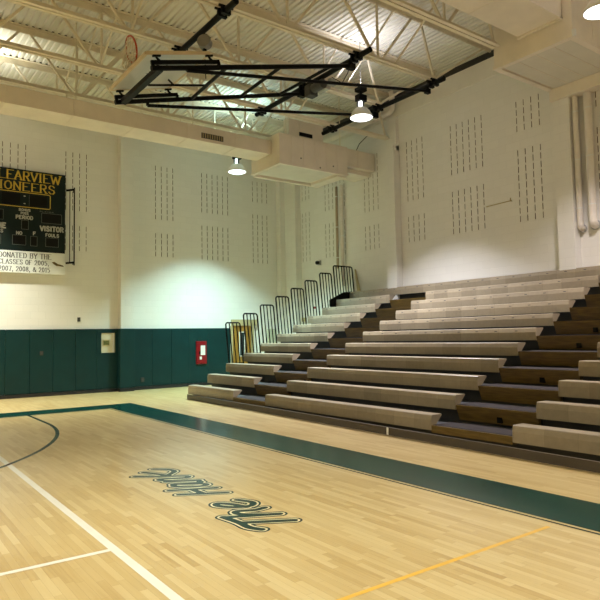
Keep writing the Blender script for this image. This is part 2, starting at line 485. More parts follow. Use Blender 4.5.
# ------------------------------------------------------------------ bleachers
NROW = 11
RX = lambda i: 7.24 + .5825 * (i - 1)
RT = lambda i: .372 + .2695 * (i - 1)
YE, YB = 15.1, -2.2
AISLES = [(11.27, 12.67), (5.05, 6.50)]
SECS = [(12.67, YE), (6.50, 11.27), (YB, 5.05)]
bl = thing('bleacher_stand', 'wooden telescoping bleachers of eleven rows along the side wall, pulled open', 'bleachers', (7.2, 6.5, 0))
for i in range(1, NROW + 1):
    X, T = RX(i), RT(i)
    X2 = RX(i + 1) + .10 if i < NROW else XW - .03
    d = MB()
    zt = T - .165
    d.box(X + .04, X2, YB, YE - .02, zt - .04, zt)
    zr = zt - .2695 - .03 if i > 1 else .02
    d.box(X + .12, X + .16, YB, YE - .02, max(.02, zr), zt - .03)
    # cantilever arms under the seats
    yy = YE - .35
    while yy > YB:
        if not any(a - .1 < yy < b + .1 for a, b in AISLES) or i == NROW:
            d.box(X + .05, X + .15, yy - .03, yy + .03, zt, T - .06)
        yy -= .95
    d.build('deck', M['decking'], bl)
    secs = SECS if i < NROW else [(YB, YE)]
    for (a, b) in secs:
        s_ = MB()
        s_.prism([(X, T - .235), (X, T - .085), (X + .018, T - .008), (X + .030, T), (X + .245, T), (X + .245, T - .022), (X + .03, T - .235)], 'y', a, b)
        s_.cur = 1
        y = b - .24
        while y > a + .1 and i > 5:
            s_.box(X + .004, X + .02, y - .03, y + .03, T - .064, T - .050)
            y -= .457
        s_.build('seat', [M['seat'], M['ink']], bl)
    if i < NROW:
        for ai, (a, b) in enumerate(AISLES):
            st = MB()
            if i == 1: poly = [(X + .0, T - .265), (X, T - .157), (X + .34, T - .157), (X + .34, T - .265)]
            else: poly = [(X + .015, T - .155 - .03), (X + .008, T - .157), (X + .34, T - .157), (X + .34, T - .40), (X + .095, T - .40)]
            st.prism(poly, 'y', a + .003, b - .003)
            so = st.build('aisle_step', M['step'], bl)
            MB().box(X + .03, X + .55, a + .004, b - .004, T - .156, T - .152).build('tread', M['steptop'], so)
            if i in (2, 4, 6, 7, 9) if ai == 1 else i in (3, 5, 8, 9):
                yc = a + .66 if ai == 1 else a + .16
                zc = T - .32
                xf = X + .015 + .08 * ((T - .185) - zc) / .215
                MB().box(xf - .012, xf + .05, yc - .045, yc + .045, zc - .055, zc + .045).build('rail_socket', M['black'], so)
# skirt board along the floor
sk = MB(); sk.prism([(7.17, 15.02), (7.21, 15.02), (6.84, .5), (6.80, .5)], 'z', .012, .135)
sub(sk.build('skirt_board', M['skirt'], bl), 'dark skirt board along the floor')
sub(MB().prism([(6.962, 7.17), (6.962, 7.21), (6.985, 7.21), (6.985, 7.17)], 'z', .018, .132).build('marker_tape', M['white'], bl), 'white tape mark')
# black closing panel behind the top seats
sub(MB().prism([(12.25, 2.56), (12.25, 2.79), (12.83, 3.05), (13.16, 3.09), (13.16, 2.80), (12.6, 2.56)], 'y', 15.11, 15.16).build('end_panel', M['black'], bl), 'black closing panel')
# end rails
def rail(i0, x0, x1, ztop, zbot, nbars):
    r = MB(); Y = 15.17; lean = .09; rc = .07
    def P(x, z): return (x + lean * (ztop - z), Y, z)
    pts = [P(x0, zbot), P(x0, ztop - rc)]
    for k in range(1, 5):
        a = PI - k * PI / 2 / 5
        pts.append(P(x0 + rc + rc * math.cos(a), ztop - rc + rc * math.sin(a)))
    pts.append(P(x0 + rc, ztop)); pts.append(P(x1 - rc, ztop))
    for k in range(1, 5):
        a = PI / 2 - k * PI / 2 / 5
        pts.append(P(x1 - rc + rc * math.cos(a), ztop - rc + rc * math.sin(a)))
    pts += [P(x1, ztop - rc), P(x1, zbot)]
    r.tube(pts, .022, 8)
    for k in range(1, nbars - 1):
        xx = x0 + (x1 - x0) * k / (nbars - 1)
        r.tube([P(xx, zbot + .02), P(xx, ztop)], .0165, 6)
    r.bar(P(x0, zbot + .06), P(x1, zbot + .06), .025, .03)
    o = r.build('end_rail', M['black'], bl, smooth=False)
    return sub(o, 'black tubular end rail')
tops = [2.06, 2.325, 2.585, 2.85, 3.115, 3.38, 3.645, 3.91]
xs0 = [8.45, 9.04, 9.62, 10.18, 10.75, 11.29, 11.88, 12.45]
for k in range(8):
    x1 = xs0[k] + (.47 if k < 7 else .80)
    rail(k, xs0[k], x1, tops[k], tops[k] - 1.22 if k < 7 else tops[k] - 1.05, 5 if k < 7 else 8)

# ------------------------------------------------------------------ end wall fittings
# green wall pads
PW = .652
edges = [6.70 - PW * k for k in range(0, 22)]
names = ['beside the pilaster', 'second from the pilaster', 'third from the pilaster', 'fourth from the pilaster', 'fifth from the pilaster', 'sixth from the pilaster']
def pad(x0, x1, y0, y1, label, notch=None, group='green wall pads'):
    p = MB()
    z0, z1 = .105, 1.975
    if notch:
        a, b, c, d = notch
        p.box(x0, a, y0, y1, z0, z1).box(b, x1, y0, y1, z0, z1).box(a, b, y0, y1, z0, c).box(a, b, y0, y1, d, z1)
        o = p.build('wall_pad', M['pad'])
    else:
        p.box(x0 + .003, x1 - .003, y0, y1, z0, z1)
        o = p.build('wall_pad', M['pad'], bevel=.012)
    return tag(o, label, 'wall pad', group)
pad(6.02, 6.69, YW - .055, YW - .001, 'green vinyl wall pad with a window cut in it, beside the pilaster', (6.155, 6.595, 1.22, 1.85))
x = 6.02; k = 0
lab = ['plain green vinyl wall pad next to the pad with the cut-out', 'green wall pad second from the cut-out pad', 'green wall pad with a small outlet plate, third from the cut-out pad', 'green wall pad fourth from the cut-out pad, below the scoreboard', 'green wall pad at the edge of the picture, below the scoreboard']
for k in range(5):
    pad(x - PW, x, YW - .055, YW - .001, lab[k]); x -= PW
pad(XL, x, YW - .055, YW - .001, 'long run of green pads beyond the picture edge')
pad(6.665, 7.145, 18.735, 18.785, 'narrow green pad across the pilaster front')
pad(6.655, 6.705, 18.786, 18.98, 'thin green pad on the pilaster side')
for k, (a, b, l) in enumerate([(7.15, 7.82, 'green wall pad on the bleacher side of the pilaster, above a low outlet'), (7.82, 8.50, 'second green wall pad from the pilaster toward the fire extinguisher'), (8.50, 9.18, 'green wall pad just before the red extinguisher cabinet'), (9.18, 9.86, 'green wall pad holding the red extinguisher cabinet'), (9.86, 10.77, 'green wall pad between the red cabinet and the wooden door')]):
    pad(a, b, YW - .055, YW - .001, l, (9.40, 9.80, .74, 1.53) if k == 3 else None)
# cut-out panel
cp = thing('wall_panel', 'cream wall panel with a small framed picture, seen through the cut in the green pad', 'wall panel', (6.375, YW - .02, 1.22))
MB().box(6.16, 6.59, YW - .03, YW - .002, 1.225, 1.845).build('back_plate', mottled('cream panel', (.62, .58, .42), .5, .05, 3), cp)
MB().box(6.20, 6.42, YW - .045, YW - .03, 1.44, 1.64).build('picture_frame', M['frame_tan'], cp)
MB().box(6.22, 6.40, YW - .048, YW - .045, 1.47, 1.61).build('picture', mottled('olive picture', (.12, .12, .03), .5, .6, 14), cp)
MB().box(6.53, 6.545, YW - .06, YW - .03, 1.24, 1.83).build('edge_strip', M['white'], cp)
# extinguisher cabinet
ec = thing('extinguisher_cabinet', 'red fire extinguisher cabinet set into the green wall pads', 'fire extinguisher cabinet', (9.6, YW - .02, .74))
MB().box(9.405, 9.795, YW - .10, YW - .002, .745, 1.525).build('body', M['red'], ec, bevel=.008)
MB().box(9.45, 9.75, YW - .112, YW - .10, .79, 1.48).build('door', M['red'], ec, bevel=.004)
MB().box(9.56, 9.73, YW - .118, YW - .112, 1.05, 1.38).build('instruction_label', M['white'], ec)
MB().box(9.52, 9.60, YW - .118, YW - .112, .90, 1.00).build('small_label', M['white'], ec)
MB().box(9.50, 9.54, YW - .135, YW - .112, 1.08, 1.18).build('handle', M['black'], ec)
# outlets and switch plates
def plate(xc, zc, w, h, y, name, label, cat):
    t = thing(name, label, cat, (xc, y, zc))
    MB().box(xc - w / 2, xc + w / 2, y - .02, y - .001, zc - h / 2, zc + h / 2).build('cover_plate', M['plate'], t, bevel=.003)
    MB().box(xc - w / 5, xc + w / 5, y - .026, y - .02, zc - h / 4, zc + h / 4).build('insert', M['darkgrey'], t)
plate(5.48, 2.27, .09, .13, YW, 'switch_box', 'small dark switch box on the cream wall just above the pads', 'switch')
plate(4.39, 1.27, .09, .12, YW - .055, 'wall_outlet', 'small outlet plate on the green pads below the scoreboard', 'outlet')
plate(7.49, .32, .11, .14, YW - .055, 'low_outlet', 'low dark outlet on the green pad beside the pilaster', 'outlet')
# door
dr = thing('door_1', 'varnished wooden door with a narrow window, half hidden behind the bleachers', 'door', (11.35, YW, 0))
dr['kind'] = 'structure'; del dr['category']
MB().box(10.86, 11.62, YW - .06, YW - .005, 0, 2.06).build('door_leaf', M['door_wood'], dr)
for a in (10.90, 11.02, 11.38, 11.50):
    MB().box(a, a + .05, YW - .064, YW - .058, .1, 2.0).build('door_stile', M['door_wood'], dr)
MB().box(11.12, 11.36, YW - .075, YW - .058, .95, 1.84).build('window_frame', M['white'], dr)
MB().box(11.15, 11.33, YW - .08, YW - .072, .98, 1.81).build('window_pane', M['glass'], dr)
MB().box(10.82, 11.86, YW - .10, YW - .002, 2.06, 2.28).build('door_header', M['frame_tan'], dr)
MB().box(11.64, 11.72, YW - .10, YW - .002, 0, 2.06).box(10.80, 10.86, YW - .07, YW - .002, 0, 2.06).build('door_jamb', M['frame_tan'], dr)
# small items around the corner
tag(MB().box(12.36, 12.76, YW - .05, YW - .001, 1.43, 1.93).build('notice_panel', M['box_green'], bevel=.006), 'pale blank panel on the end wall, behind the bleacher rails', 'notice panel')
tag(MB().box(13.26, XW - .001, 17.82, 18.05, 2.18, 2.32).build('conduit_box', M['frame_tan'], bevel=.005), 'small tan box on the side wall behind the rails', 'junction box')
sg = thing('wall_sign', 'tiny red and white sign on the side wall, behind the rails', 'sign', (13.32, 17.3, 2.6))
MB().box(13.31, XW - .001, 17.2, 17.4, 2.52, 2.72).build('sign_plate', M['white'], sg)
MB().box(13.306, 13.31, 17.22, 17.38, 2.62, 2.70).build('red_band', M['red'], sg)
cam_t = thing('wall_camera', 'small round dark camera on the side wall near the corner', 'camera', (13.3, 16.98, 4.25))
mb = MB(); mb.box(13.27, XW - .001, 16.90, 17.06, 4.17, 4.33); mb.build('mount_plate', M['metal'], cam_t, bevel=.005)
mb = MB(); mb.tube([(13.27, 16.98, 4.25), (13.2, 16.96, 4.25)], .05, 14); mb.tube([(13.2, 16.96, 4.25), (13.15, 16.95, 4.24)], .065, 14)
mb.build('camera_body', M['black'], cam_t, smooth=False)
mb = MB(); mb.prism([(14.99, 3.82), (15.03, 3.82), (14.92, 3.09), (14.78, 3.09)], 'x', 13.24, 13.27)
tag(mb.build('leaning_board', M['frame_tan']), 'thin tan board leaning on the wall beside the highest rail', 'board')
tag(MB().tube([(13.29, 9.79, 4.95), (13.29, 9.06, 4.97)], .012, 8).tube([(XW, 9.06, 4.97), (13.28, 9.06, 4.97), (13.28, 9.06, 5.04)], .014, 8).tube([(XW, 9.79, 4.95), (13.28, 9.79, 4.95)], .01, 8)
    .build('wall_rod', M['frame_tan']), 'thin tan rod fixed level on the side wall between slot groups', 'rod')

# ------------------------------------------------------------------ scoreboard
G = {  # stroke letters in a 1 x 1 cell
    'A': [[(0, 0), (.5, 1), (1, 0)], [(.2, .35), (.8, .35)]], 'B': [[(.1, 0), (.1, 1), (.7, 1), (.85, .87), (.85, .64), (.7, .53), (.1, .53)], [(.7, .53), (.92, .4), (.92, .14), (.75, 0), (.1, 0)]],
    'C': [[(.95, .78), (.75, .98), (.4, 1), (.1, .75), (.05, .4), (.25, .06), (.6, 0), (.95, .2)]], 'D': [[(.1, 0), (.1, 1), (.6, 1), (.9, .75), (.95, .4), (.75, .05), (.1, 0)]],
    'E': [[(.85, 1), (.12, 1), (.12, 0), (.88, 0)], [(.12, .53), (.68, .53)]], 'F': [[(.85, 1), (.12, 1), (.12, 0)], [(.12, .53), (.68, .53)]],
    'H': [[(.1, 0), (.1, 1)], [(.9, 0), (.9, 1)], [(.1, .52), (.9, .52)]], 'I': [[(.5, 0), (.5, 1)]], 'L': [[(.12, 1), (.12, 0), (.9, 0)]],
    'M': [[(.05, 0), (.1, 1), (.5, .2), (.9, 1), (.95, 0)]], 'N': [[(.08, 0), (.08, 1), (.92, 0), (.92, 1)]],
    'O': [[(.5, 1), (.15, .85), (.03, .5), (.15, .15), (.5, 0), (.85, .15), (.97, .5), (.85, .85), (.5, 1)]],
    'P': [[(.12, 0), (.12, 1), (.7, 1), (.9, .85), (.9, .62), (.7, .47), (.12, .47)]], 'R': [[(.12, 0), (.12, 1), (.7, 1), (.88, .86), (.88, .64), (.7, .5), (.12, .5)], [(.5, .5), (.95, 0)]],
    'S': [[(.88, .82), (.65, 1), (.3, 1), (.12, .8), (.2, .6), (.78, .42), (.9, .2), (.7, 0), (.3, 0), (.08, .2)]], 'T': [[(.5, 0), (.5, 1)], [(.02, 1), (.98, 1)]],
    'U': [[(.1, 1), (.1, .25), (.3, 0), (.7, 0), (.9, .25), (.9, 1)]], 'V': [[(0, 1), (.5, 0), (1, 1)]], 'W': [[(0, 1), (.26, 0), (.5, .8), (.74, 0), (1, 1)]],
    'Y': [[(0, 1), (.5, .45), (1, 1)], [(.5, .45), (.5, 0)]], '0': [[(.5, 1), (.2, .85), (.1, .5), (.2, .15), (.5, 0), (.8, .15), (.9, .5), (.8, .85), (.5, 1)]],
    '1': [[(.25, .82), (.55, 1), (.55, 0)]], '2': [[(.12, .75), (.3, 1), (.7, 1), (.88, .75), (.75, .5), (.1, 0), (.92, 0)]],
    '3': [[(.12, .85), (.4, 1), (.8, .9), (.85, .65), (.5, .53), (.9, .35), (.8, .08), (.4, 0), (.1, .15)]], '5': [[(.85, 1), (.2, 1), (.15, .55), (.6, .6), (.88, .4), (.8, .1), (.45, 0), (.1, .12)]],
    '7': [[(.1, 1), (.92, 1), (.4, 0)]], '8': [[(.5, .53), (.2, .68), (.2, .88), (.5, 1), (.8, .88), (.8, .68), (.5, .53), (.12, .32), (.12, .1), (.5, 0), (.88, .1), (.88, .32), (.5, .53)]],
    '&': [[(.98, .45), (.7, .05), (.35, 0), (.08, .2), (.15, .42), (.6, .72), (.55, .95), (.35, .97), (.25, .75), (.95, 0)]], ',': [[(.5, .08), (.42, -.18)]],
}
def lettering(text, x0, x1, z0, z1, y, name, mat, parent, weight=.14, serif=False):
    mb = MB()
    wid = {'I': .35, 'W': 1.3, 'M': 1.15, ' ': .45, ',': .35, '1': .6, '&': 1.1}
    gap = .22
    tot = sum(wid.get(c, .85) + gap for c in text) - gap
    sx = (x1 - x0) / tot; h = z1 - z0; w = weight * h
    cx = x0
    d = 0
    for c in text:
        cw = wid.get(c, .85) * sx
        for st in G.get(c, []):
            P = [(cx + a * cw, z0 + b * h) for a, b in st]
            for (ax, az), (bx, bz) in zip(P, P[1:]):
                # thick verticals and thin horizontals for the serif face
                vert = abs(bz - az) / (math.hypot(bx - ax, bz - az) + 1e-6)
                ww = w * (.45 + .65 * vert) if serif else w
                t = Vector((bx - ax, 0, bz - az)).normalized(); nn = Vector((-t.z, 0, t.x)) * ww / 2
                A = Vector((ax, y, az)) - t * ww * .3; B = Vector((bx, y, bz)) + t * ww * .3
                mb.quad(A - nn, B - nn, B + nn, A + nn)
            if serif:
                for (ex, ez) in (P[0], P[-1]):
                    if abs(ez - z0) < .03 * h or abs(ez - z1) < .03 * h:
                        mb.quad((ex - w * 1.1, y, ez - w * .22), (ex + w * 1.1, y, ez - w * .22), (ex + w * 1.1, y, ez + w * .22), (ex - w * 1.1, y, ez + w * .22))
        cx += cw + gap * sx
    return mb.build(name, mat, parent, recalc=False)

YS = 18.86
sb = thing('scoreboard', 'black scoreboard with gold team name and white donation panel, high on the end wall', 'scoreboard', (3.83, 18.95, 3.62))
MB().box(2.64, 5.01, YS, YW - .002, 4.255, 6.66).build('cabinet', M['board_black'], sb, bevel=.006)
pn = MB().box(2.64, 5.015, YS - .005, YW - .03, 3.62, 4.255).build('donation_panel', M['panel_white'], sb, bevel=.004)
yl = YS - .004
lettering('CLEARVIEW', 2.93, 4.86, 6.345, 6.60, yl, 'team_lettering', M['gold'], sb, .165, True)
lettering('PIONEERS', 2.95, 4.71, 6.035, 6.275, yl, 'team_lettering', M['gold'], sb, .165, True)
def frame_rect(x0, x1, z0, z1, t, mat, name, r=0.):
    mb = MB()
    pts = []
    if r:
        for (cx, cz, a0) in ((x1 - r, z0 + r, -PI / 2), (x1 - r, z1 - r, 0), (x0 + r, z1 - r, PI / 2), (x0 + r, z0 + r, PI)):
            for k in range(5):
                a = a0 + k * PI / 8; pts.append((cx + r * math.cos(a), YS - .004, cz + r * math.sin(a)))
        mb.tube(pts, t / 2, 6, closed=True)
    else:
        y0, y1 = YS - .006, YS + .002
        mb.box(x0, x1, y0, y1, z0, z0 + t).box(x0, x1, y0, y1, z1 - t, z1).box(x0, x0 + t, y0, y1, z0, z1).box(x1 - t, x1, y0, y1, z0, z1)
    return mb.build(name, mat, sb)
frame_rect(3.10, 4.575, 5.555, 5.985, .024, M['gold'], 'timer_outline', .05)
def window(x0, x1, z0, z1, outline=True):
    o = MB().box(x0, x1, YS - .003, YS + .002, z0, z1).build('digit_window', M['digit'], sb)
    if outline: 
        t = .009
        q = MB()
        y0, y1 = YS - .006, YS
        q.box(x0, x1, y0, y1, z0, z0 + t).box(x0, x1, y0, y1, z1 - t, z1).box(x0, x0 + t, y0, y1, z0, z1).box(x1 - t, x1, y0, y1, z0, z1)
        q.build('window_outline', M['outline'], o)
    return o
window(3.25, 3.74, 5.60, 5.93, False); window(3.99, 4.48, 5.60, 5.93, False)
mb = MB().box(3.985, 3.992, YS - .005, YS, 5.60, 5.93); mb.build('divider_line', M['outline'], sb)
mb = MB(); mb.box(3.835, 3.885, YS - .005, YS, 5.865, 5.89).box(3.835, 3.885, YS - .005, YS, 5.645, 5.67); mb.build('colon', M['white_letter'], sb)
lettering('BONUS', 3.71, 4.02, 5.435, 5.50, yl, 'small_lettering', M['white_letter'], sb, .28)
lettering('POSS', 3.76, 3.97, 5.335, 5.40, yl, 'small_lettering', M['white_letter'], sb, .28)
lettering('PERIOD', 3.63, 4.09, 5.20, 5.295, yl, 'period_lettering', M['white_letter'], sb, .30)
window(3.78, 3.975, 4.895, 5.165)
lettering('HOME', 2.88, 3.37, 4.895, 5.03, yl, 'home_lettering', M['white_letter'], sb, .30)
lettering('FOULS', 2.93, 3.29, 4.76, 4.85, yl, 'fouls_lettering', M['white_letter'], sb, .28)
lettering('NO', 3.645, 3.80, 4.735, 4.82, yl, 'small_lettering', M['white_letter'], sb, .28)
lettering('F', 4.10, 4.18, 4.75, 4.84, yl, 'small_lettering', M['white_letter'], sb, .28)
window(3.54, 3.91, 4.43, 4.715); window(4.03, 4.22, 4.42, 4.71)
window(4.33, 4.91, 5.13, 5.43); window(4.45, 4.82, 4.43, 4.70); window(2.70, 3.30, 5.13, 5.43); window(2.86, 3.24, 4.43, 4.70)
lettering('PLAYER', 4.28, 4.67, 5.455, 5.485, yl, 'small_lettering', M['outline'], sb, .28)
lettering('VISITOR', 4.30, 4.955, 4.90, 5.035, yl, 'visitor_lettering', M['white_letter'], sb, .30)
lettering('FOULS', 4.45, 4.83, 4.735, 4.82, yl, 'fouls_lettering', M['white_letter'], sb, .28)
yp = YS - .009
lettering('DONATED BY THE', 3.19, 4.61, 4.055, 4.195, yp, 'donation_lettering', M['ink'], pn, .15, True)
lettering('CLASSES OF 2005,', 3.19, 4.55, 3.865, 3.995, yp, 'donation_lettering', M['ink'], pn, .15, True)
lettering('2007, 2008, & 2015', 3.19, 4.58, 3.665, 3.795, yp, 'donation_lettering', M['ink'], pn, .15, True)
mb = MB(); mb.prism([(4.63, 3.97), (4.70, 3.99), (4.80, 3.93), (4.95, 3.89), (4.98, 3.85), (4.88, 3.86), (4.76, 3.87), (4.68, 3.92)], 'y', yp - .003, yp + .004)
sub(mb.build('emblem', mottled('gold and black emblem', (.10, .07, .02), .5, .9, 12), pn), 'small dark and gold emblem')
# guard frame beside it
gf = thing('guard_bracket', 'black steel guard frame standing off the wall beside the scoreboard', 'guard frame', (5.15, YW, 3.95))
mb = MB()
mb.bar((5.24, 18.72, 3.90), (5.24, 18.72, 6.28), .03, .03)
mb.build('upright', M['black'], gf)
mb = MB(); mb.bar((5.13, 18.80, 3.96), (5.13, 18.80, 6.2), .02, .02); mb.build('upright', M['black'], gf)
for z in (3.97, 6.20):
    mb = MB(); mb.bar((5.045, 18.88, z), (5.24, 18.72, z + .02), .05, .05); mb.bar((5.24, 18.72, z), (5.28, YW - .022, z), .03, .03)
    mb.build('arm', M['black'], gf)
# thin hooks on the wall above
# ------------------------------------------------------------------ roof joists
NODES = [9.2 - 2.45 * k for k in range(-0, 10)]
def joist(y, label, xend=11.1, wall=True):
    t = thing('roof_joist', label, 'roof joist', (0, y, 9.0), 'white roof joists')
    zt, zb = 9.158, 7.70
    c = MB()
    for s in (-1, 1):
        c.box(XL + .05, 13.28, y + s * .012, y + s * .10, zt - .014, zt)
        c.box(XL + .05, 13.28, y + s * .012, y + s * .024, zt - .16, zt - .012)
    c.build('top_chord', M['steel'], t)
    MB().box(XL + .1, 13.25, y - .06, y + .06, zt + .0005, 9.198).build('flute_shade_strip', M['rubber'], t)  # black strip painting in the shade inside the deck flutes
    c = MB()
    for s in (-1, 1):
        c.box(XL + .9, xend, y + s * .015, y + s * .095, zb, zb + .012)
        c.box(XL + .9, xend, y + s * .015, y + s * .027, zb + .01, zb + .105)
    c.build('bottom_chord', M['steel'], t)
    def web(a, b, w=.055):
        m = MB(); m.bar(a, b, w, .05); m.build('web_member', M['steel'], t)
    zm = zt - .06; zn = zb + .06
    for k, xn in enumerate(NODES):
        if xn < XL + 1: break
        web((xn + .10, y, zn), (xn + 1.17, y, zm)); web((xn - .10, y, zn), (xn - 1.17, y, zm))
        web((xn, y, zn), (xn, y, zm), .035)
    web((xend - .08, y, zn), (xend - .5, y, zm), .04)
    if wall: web((xend - .03, y, zn), (13.1, y, zm), .07)
    return t
JY = [7.60, 9.49, 11.39, 13.29, 15.20, 17.10]
jl = ['white open-web roof joist carrying the near clamps by the big duct, first of six', 'white roof joist holding the clamps at one end of the black pipes', 'white roof joist that the brightest lamp hangs under',
      'white roof joist passing in front of the small box duct', 'white roof joist above the long horizontal duct', 'white roof joist closest to the scoreboard wall']
jo = []
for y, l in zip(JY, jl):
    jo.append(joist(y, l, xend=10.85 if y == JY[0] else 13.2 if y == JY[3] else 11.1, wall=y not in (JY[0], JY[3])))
bays = ['first', 'second', 'third', 'fourth', 'fifth']
for xb, where in ((9.75, 'beside the side wall'), (4.3, 'above the folded hoop'), (-.8, 'above the court centre')):
    for k in range(5):
        t = thing('cross_brace', 'thin crossed steel braces in the %s joist bay, %s' % (bays[k], where), 'cross brace', (xb, (JY[k] + JY[k + 1]) / 2, 8.4), 'cross braces between joists')
        for a, b in ((7.80, 9.02), (9.02, 7.80)):
            m = MB(); m.bar((xb + (.02 if a < b else -.02), JY[k] + .03, a), (xb + (.02 if a < b else -.02), JY[k + 1] - .03, b), .035, .035)
            m.build('brace_rod', M['steel'], t)

# ------------------------------------------------------------------ ducts
def duct_box(mb, x0, x1, y0, y1, z0, z1): mb.box(x0, x1, y0, y1, z0, z1)
ld = thing('air_duct', 'long cream rectangular duct running level across the end of the gym', 'air duct', (2, 14.6, 6.85))
MB().box(XL + .1, 9.45, 14.2, 15.0, 6.85, 7.25).build('duct_body', M['duct'], ld, bevel=.006)
for k in range(16):
    xs = 8.3 - 1.45 * k
    if xs < XL + .3: break
    MB().box(xs - .012, xs + .012, 14.188, 15.012, 6.838, 7.262).build('seam_flange', M['duct'], ld)
gr = MB().box(7.24, 7.89, 14.18, 14.2, 6.93, 7.07).build('air_grille', M['plate'], ld)
for k in range(9):
    MB().box(7.27 + .07 * k, 7.29 + .07 * k, 14.172, 14.182, 6.94, 7.06).build('grille_bar', M['frame_tan'], gr)
for k in range(7):
    xs = 7.0 - 3.0 * k
    MB().box(xs - .015, xs + .015, 14.21, 14.22, 7.25, 9.1).build('hanger_strap', M['steel'], ld)
    MB().box(xs - .015, xs + .015, 14.98, 14.99, 7.25, 7.68).build('hanger_strap', M['steel'], ld)
pb = thing('duct_plenum', 'big cream box duct with riveted seams hung at the end of the long duct', 'duct box', (10.7, 14.5, 6.5))
MB().box(9.46, 11.97, 13.79, 15.3, 6.53, 7.38).build('duct_body', M['duct'], pb, bevel=.006)
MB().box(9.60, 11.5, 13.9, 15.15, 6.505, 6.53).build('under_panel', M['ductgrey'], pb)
MB().box(9.44, 11.99, 13.77, 13.87, 6.49, 6.54).box(9.44, 9.54, 13.87, 15.32, 6.49, 6.54).box(9.54, 11.99, 15.2, 15.32, 6.44, 6.54).box(11.62, 11.99, 13.87, 15.2, 6.45, 6.54).build('rim_flange', M['duct'], pb)
for k in range(1, 6):
    xs = 9.46 + .42 * k + .0
    MB().box(xs - .010, xs + .010, 13.776, 13.79, 6.55, 7.37).build('standing_seam', M['duct'], pb)
for px, pz in ((10.9, 6.58), (10.2, 6.75), (11.4, 6.7)):
    MB().box(px - .018, px + .018, 13.772, 13.786, pz - .018, pz + .018).build('rivet', M['plate'], pb)
for xs in (9.7, 11.7):
    MB().box(xs - .012, xs + .012, 13.80, 13.82, 7.38, 8.9).build('hanger_strap', M['steel'], pb)
rz = thing('riser_duct', 'upright cream duct rising from the box duct to the roof, with a dark vent', 'air duct', (10.7, 14.5, 7.38))
MB().box(10.05, 11.32, 14.15, 14.42, 7.385, 8.02).build('duct_body', M['duct'], rz, bevel=.005)
for xs in (10.45, 10.9): MB().box(xs - .008, xs + .008, 14.14, 14.15, 7.70, 8.0).build('seam_strip', M['duct'], rz)
MB().box(10.42, 10.90, 14.13, 14.15, 7.56, 7.67).build('vent_opening', M['digit'], rz)
sd = thing('branch_duct', 'small cream duct between the box duct and the side wall', 'air duct', (12.6, 14.4, 6.87))
MB().box(11.975, 13.30, 13.99, 14.85, 6.88, 7.43).build('duct_body', M['duct'], sd, bevel=.005)
MB().box(12.55, 12.58, 13.975, 14.87, 6.865, 7.445).build('seam_flange', M['duct'], sd)
MB().box(11.99, 13.30, 14.2, 14.95, 6.74, 6.87).build('lower_flange', M['duct'], sd)
bd = thing('wall_duct_box', 'very large cream duct box with a paneled underside against the side wall', 'duct box', (12.1, 6.9, 7.3))
MB().box(10.95, 13.31, 5.97, 7.74, 7.33, 8.9).build('duct_body', M['duct'], bd, bevel=.006)
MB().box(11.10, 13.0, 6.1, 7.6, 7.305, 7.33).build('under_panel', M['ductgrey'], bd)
for ys in (6.45, 6.85, 7.25): MB().box(11.1, 13.0, ys - .008, ys + .008, 7.299, 7.306).build('panel_seam', M['duct'], bd)
MB().box(10.93, 13.31, 5.95, 6.07, 7.28, 7.36).box(10.93, 13.31, 7.64, 7.76, 7.28, 7.36).box(10.93, 11.05, 6.07, 7.64, 7.28, 7.36).build('rim_flange', M['duct'], bd)
MB().box(13.0, 13.31, 5.95, 7.72, 7.02, 7.30).build('wall_collar', M['duct'], bd, bevel=.006)
for xs in (11.7, 12.5): MB().box(xs - .008, xs + .008, 5.958, 5.97, 7.37, 8.89).build('standing_seam', M['duct'], bd)
MB().box(10.90, 10.96, 5.90, 5.96, 7.28, 7.40).build('corner_bracket', M['white'], bd)
ud = thing('overhead_duct', 'wide cream duct overhead feeding the very large duct box', 'air duct', (7, 6.6, 7.7))
MB().box(-2.0, 10.93, 6.16, 7.10, 7.72, 8.62).build('duct_body', M['duct'], ud, bevel=.006)
MB().box(-2, 10.93, 6.14, 6.19, 7.70, 7.74).box(10.85, 10.93, 6.14, 7.12, 7.68, 7.74).build('rim_flange', M['duct'], ud)
for k in range(8):
    xs = 9.3 - 1.5 * k
    MB().box(xs - .006, xs + .006, 6.15, 7.11, 7.712, 8.63).build('seam_flange', M['duct'], ud)
# pipes on the side wall
def wall_pipe(y, r, z0, z1, name, label, elbow=True, cat='pipe', mat='whitepipe', x=13.2):
    t = thing(name, label, cat, (x, y, z0))
    MB().tube([(x, y, z0), (x, y, z1)], r, 16).build('pipe_run', M[mat], t, smooth=False)
    if elbow:
        pts = [(x, y, z0 + .01)] + [(x + .09 * (1 - math.cos(a)), y, z0 - .09 * math.sin(a)) for a in [k * PI / 12 for k in range(1, 7)]] + [(XW - .002, y, z0 - .09)]
        MB().tube(pts, r * 1.05, 16).build('elbow', M[mat], t)
        MB().tube([(XW - .04, y, z0 - .09), (XW - .002, y, z0 - .09)], r * 1.35, 16).build('wall_flange', M['metal'], t)
    for k in range(3):
        zz = z0 + .35 + k * (z1 - z0 - .5) / 2.2
        MB().tube([(x, y, zz), (x, y, zz + .03)], r * 1.06, 16).build('clamp_band', M['white'], t)
wall_pipe(7.215, .068, 4.06, 7.02, 'insulated_pipe', 'white insulated pipe beside the pilaster, ending in an elbow')
wall_pipe(6.92, .085, 4.10, 7.02, 'insulated_pipe', 'thicker white insulated pipe, outer of the two below the large duct box')
wall_pipe(15.83, .045, 3.93, 6.75, 'wall_conduit', 'thin brownish pipe down the side wall below the small duct', False, mat='conduit')
wall_pipe(15.58, .062, 3.30, 6.75, 'insulated_pipe', 'white pipe down the side wall behind the highest rail', False)
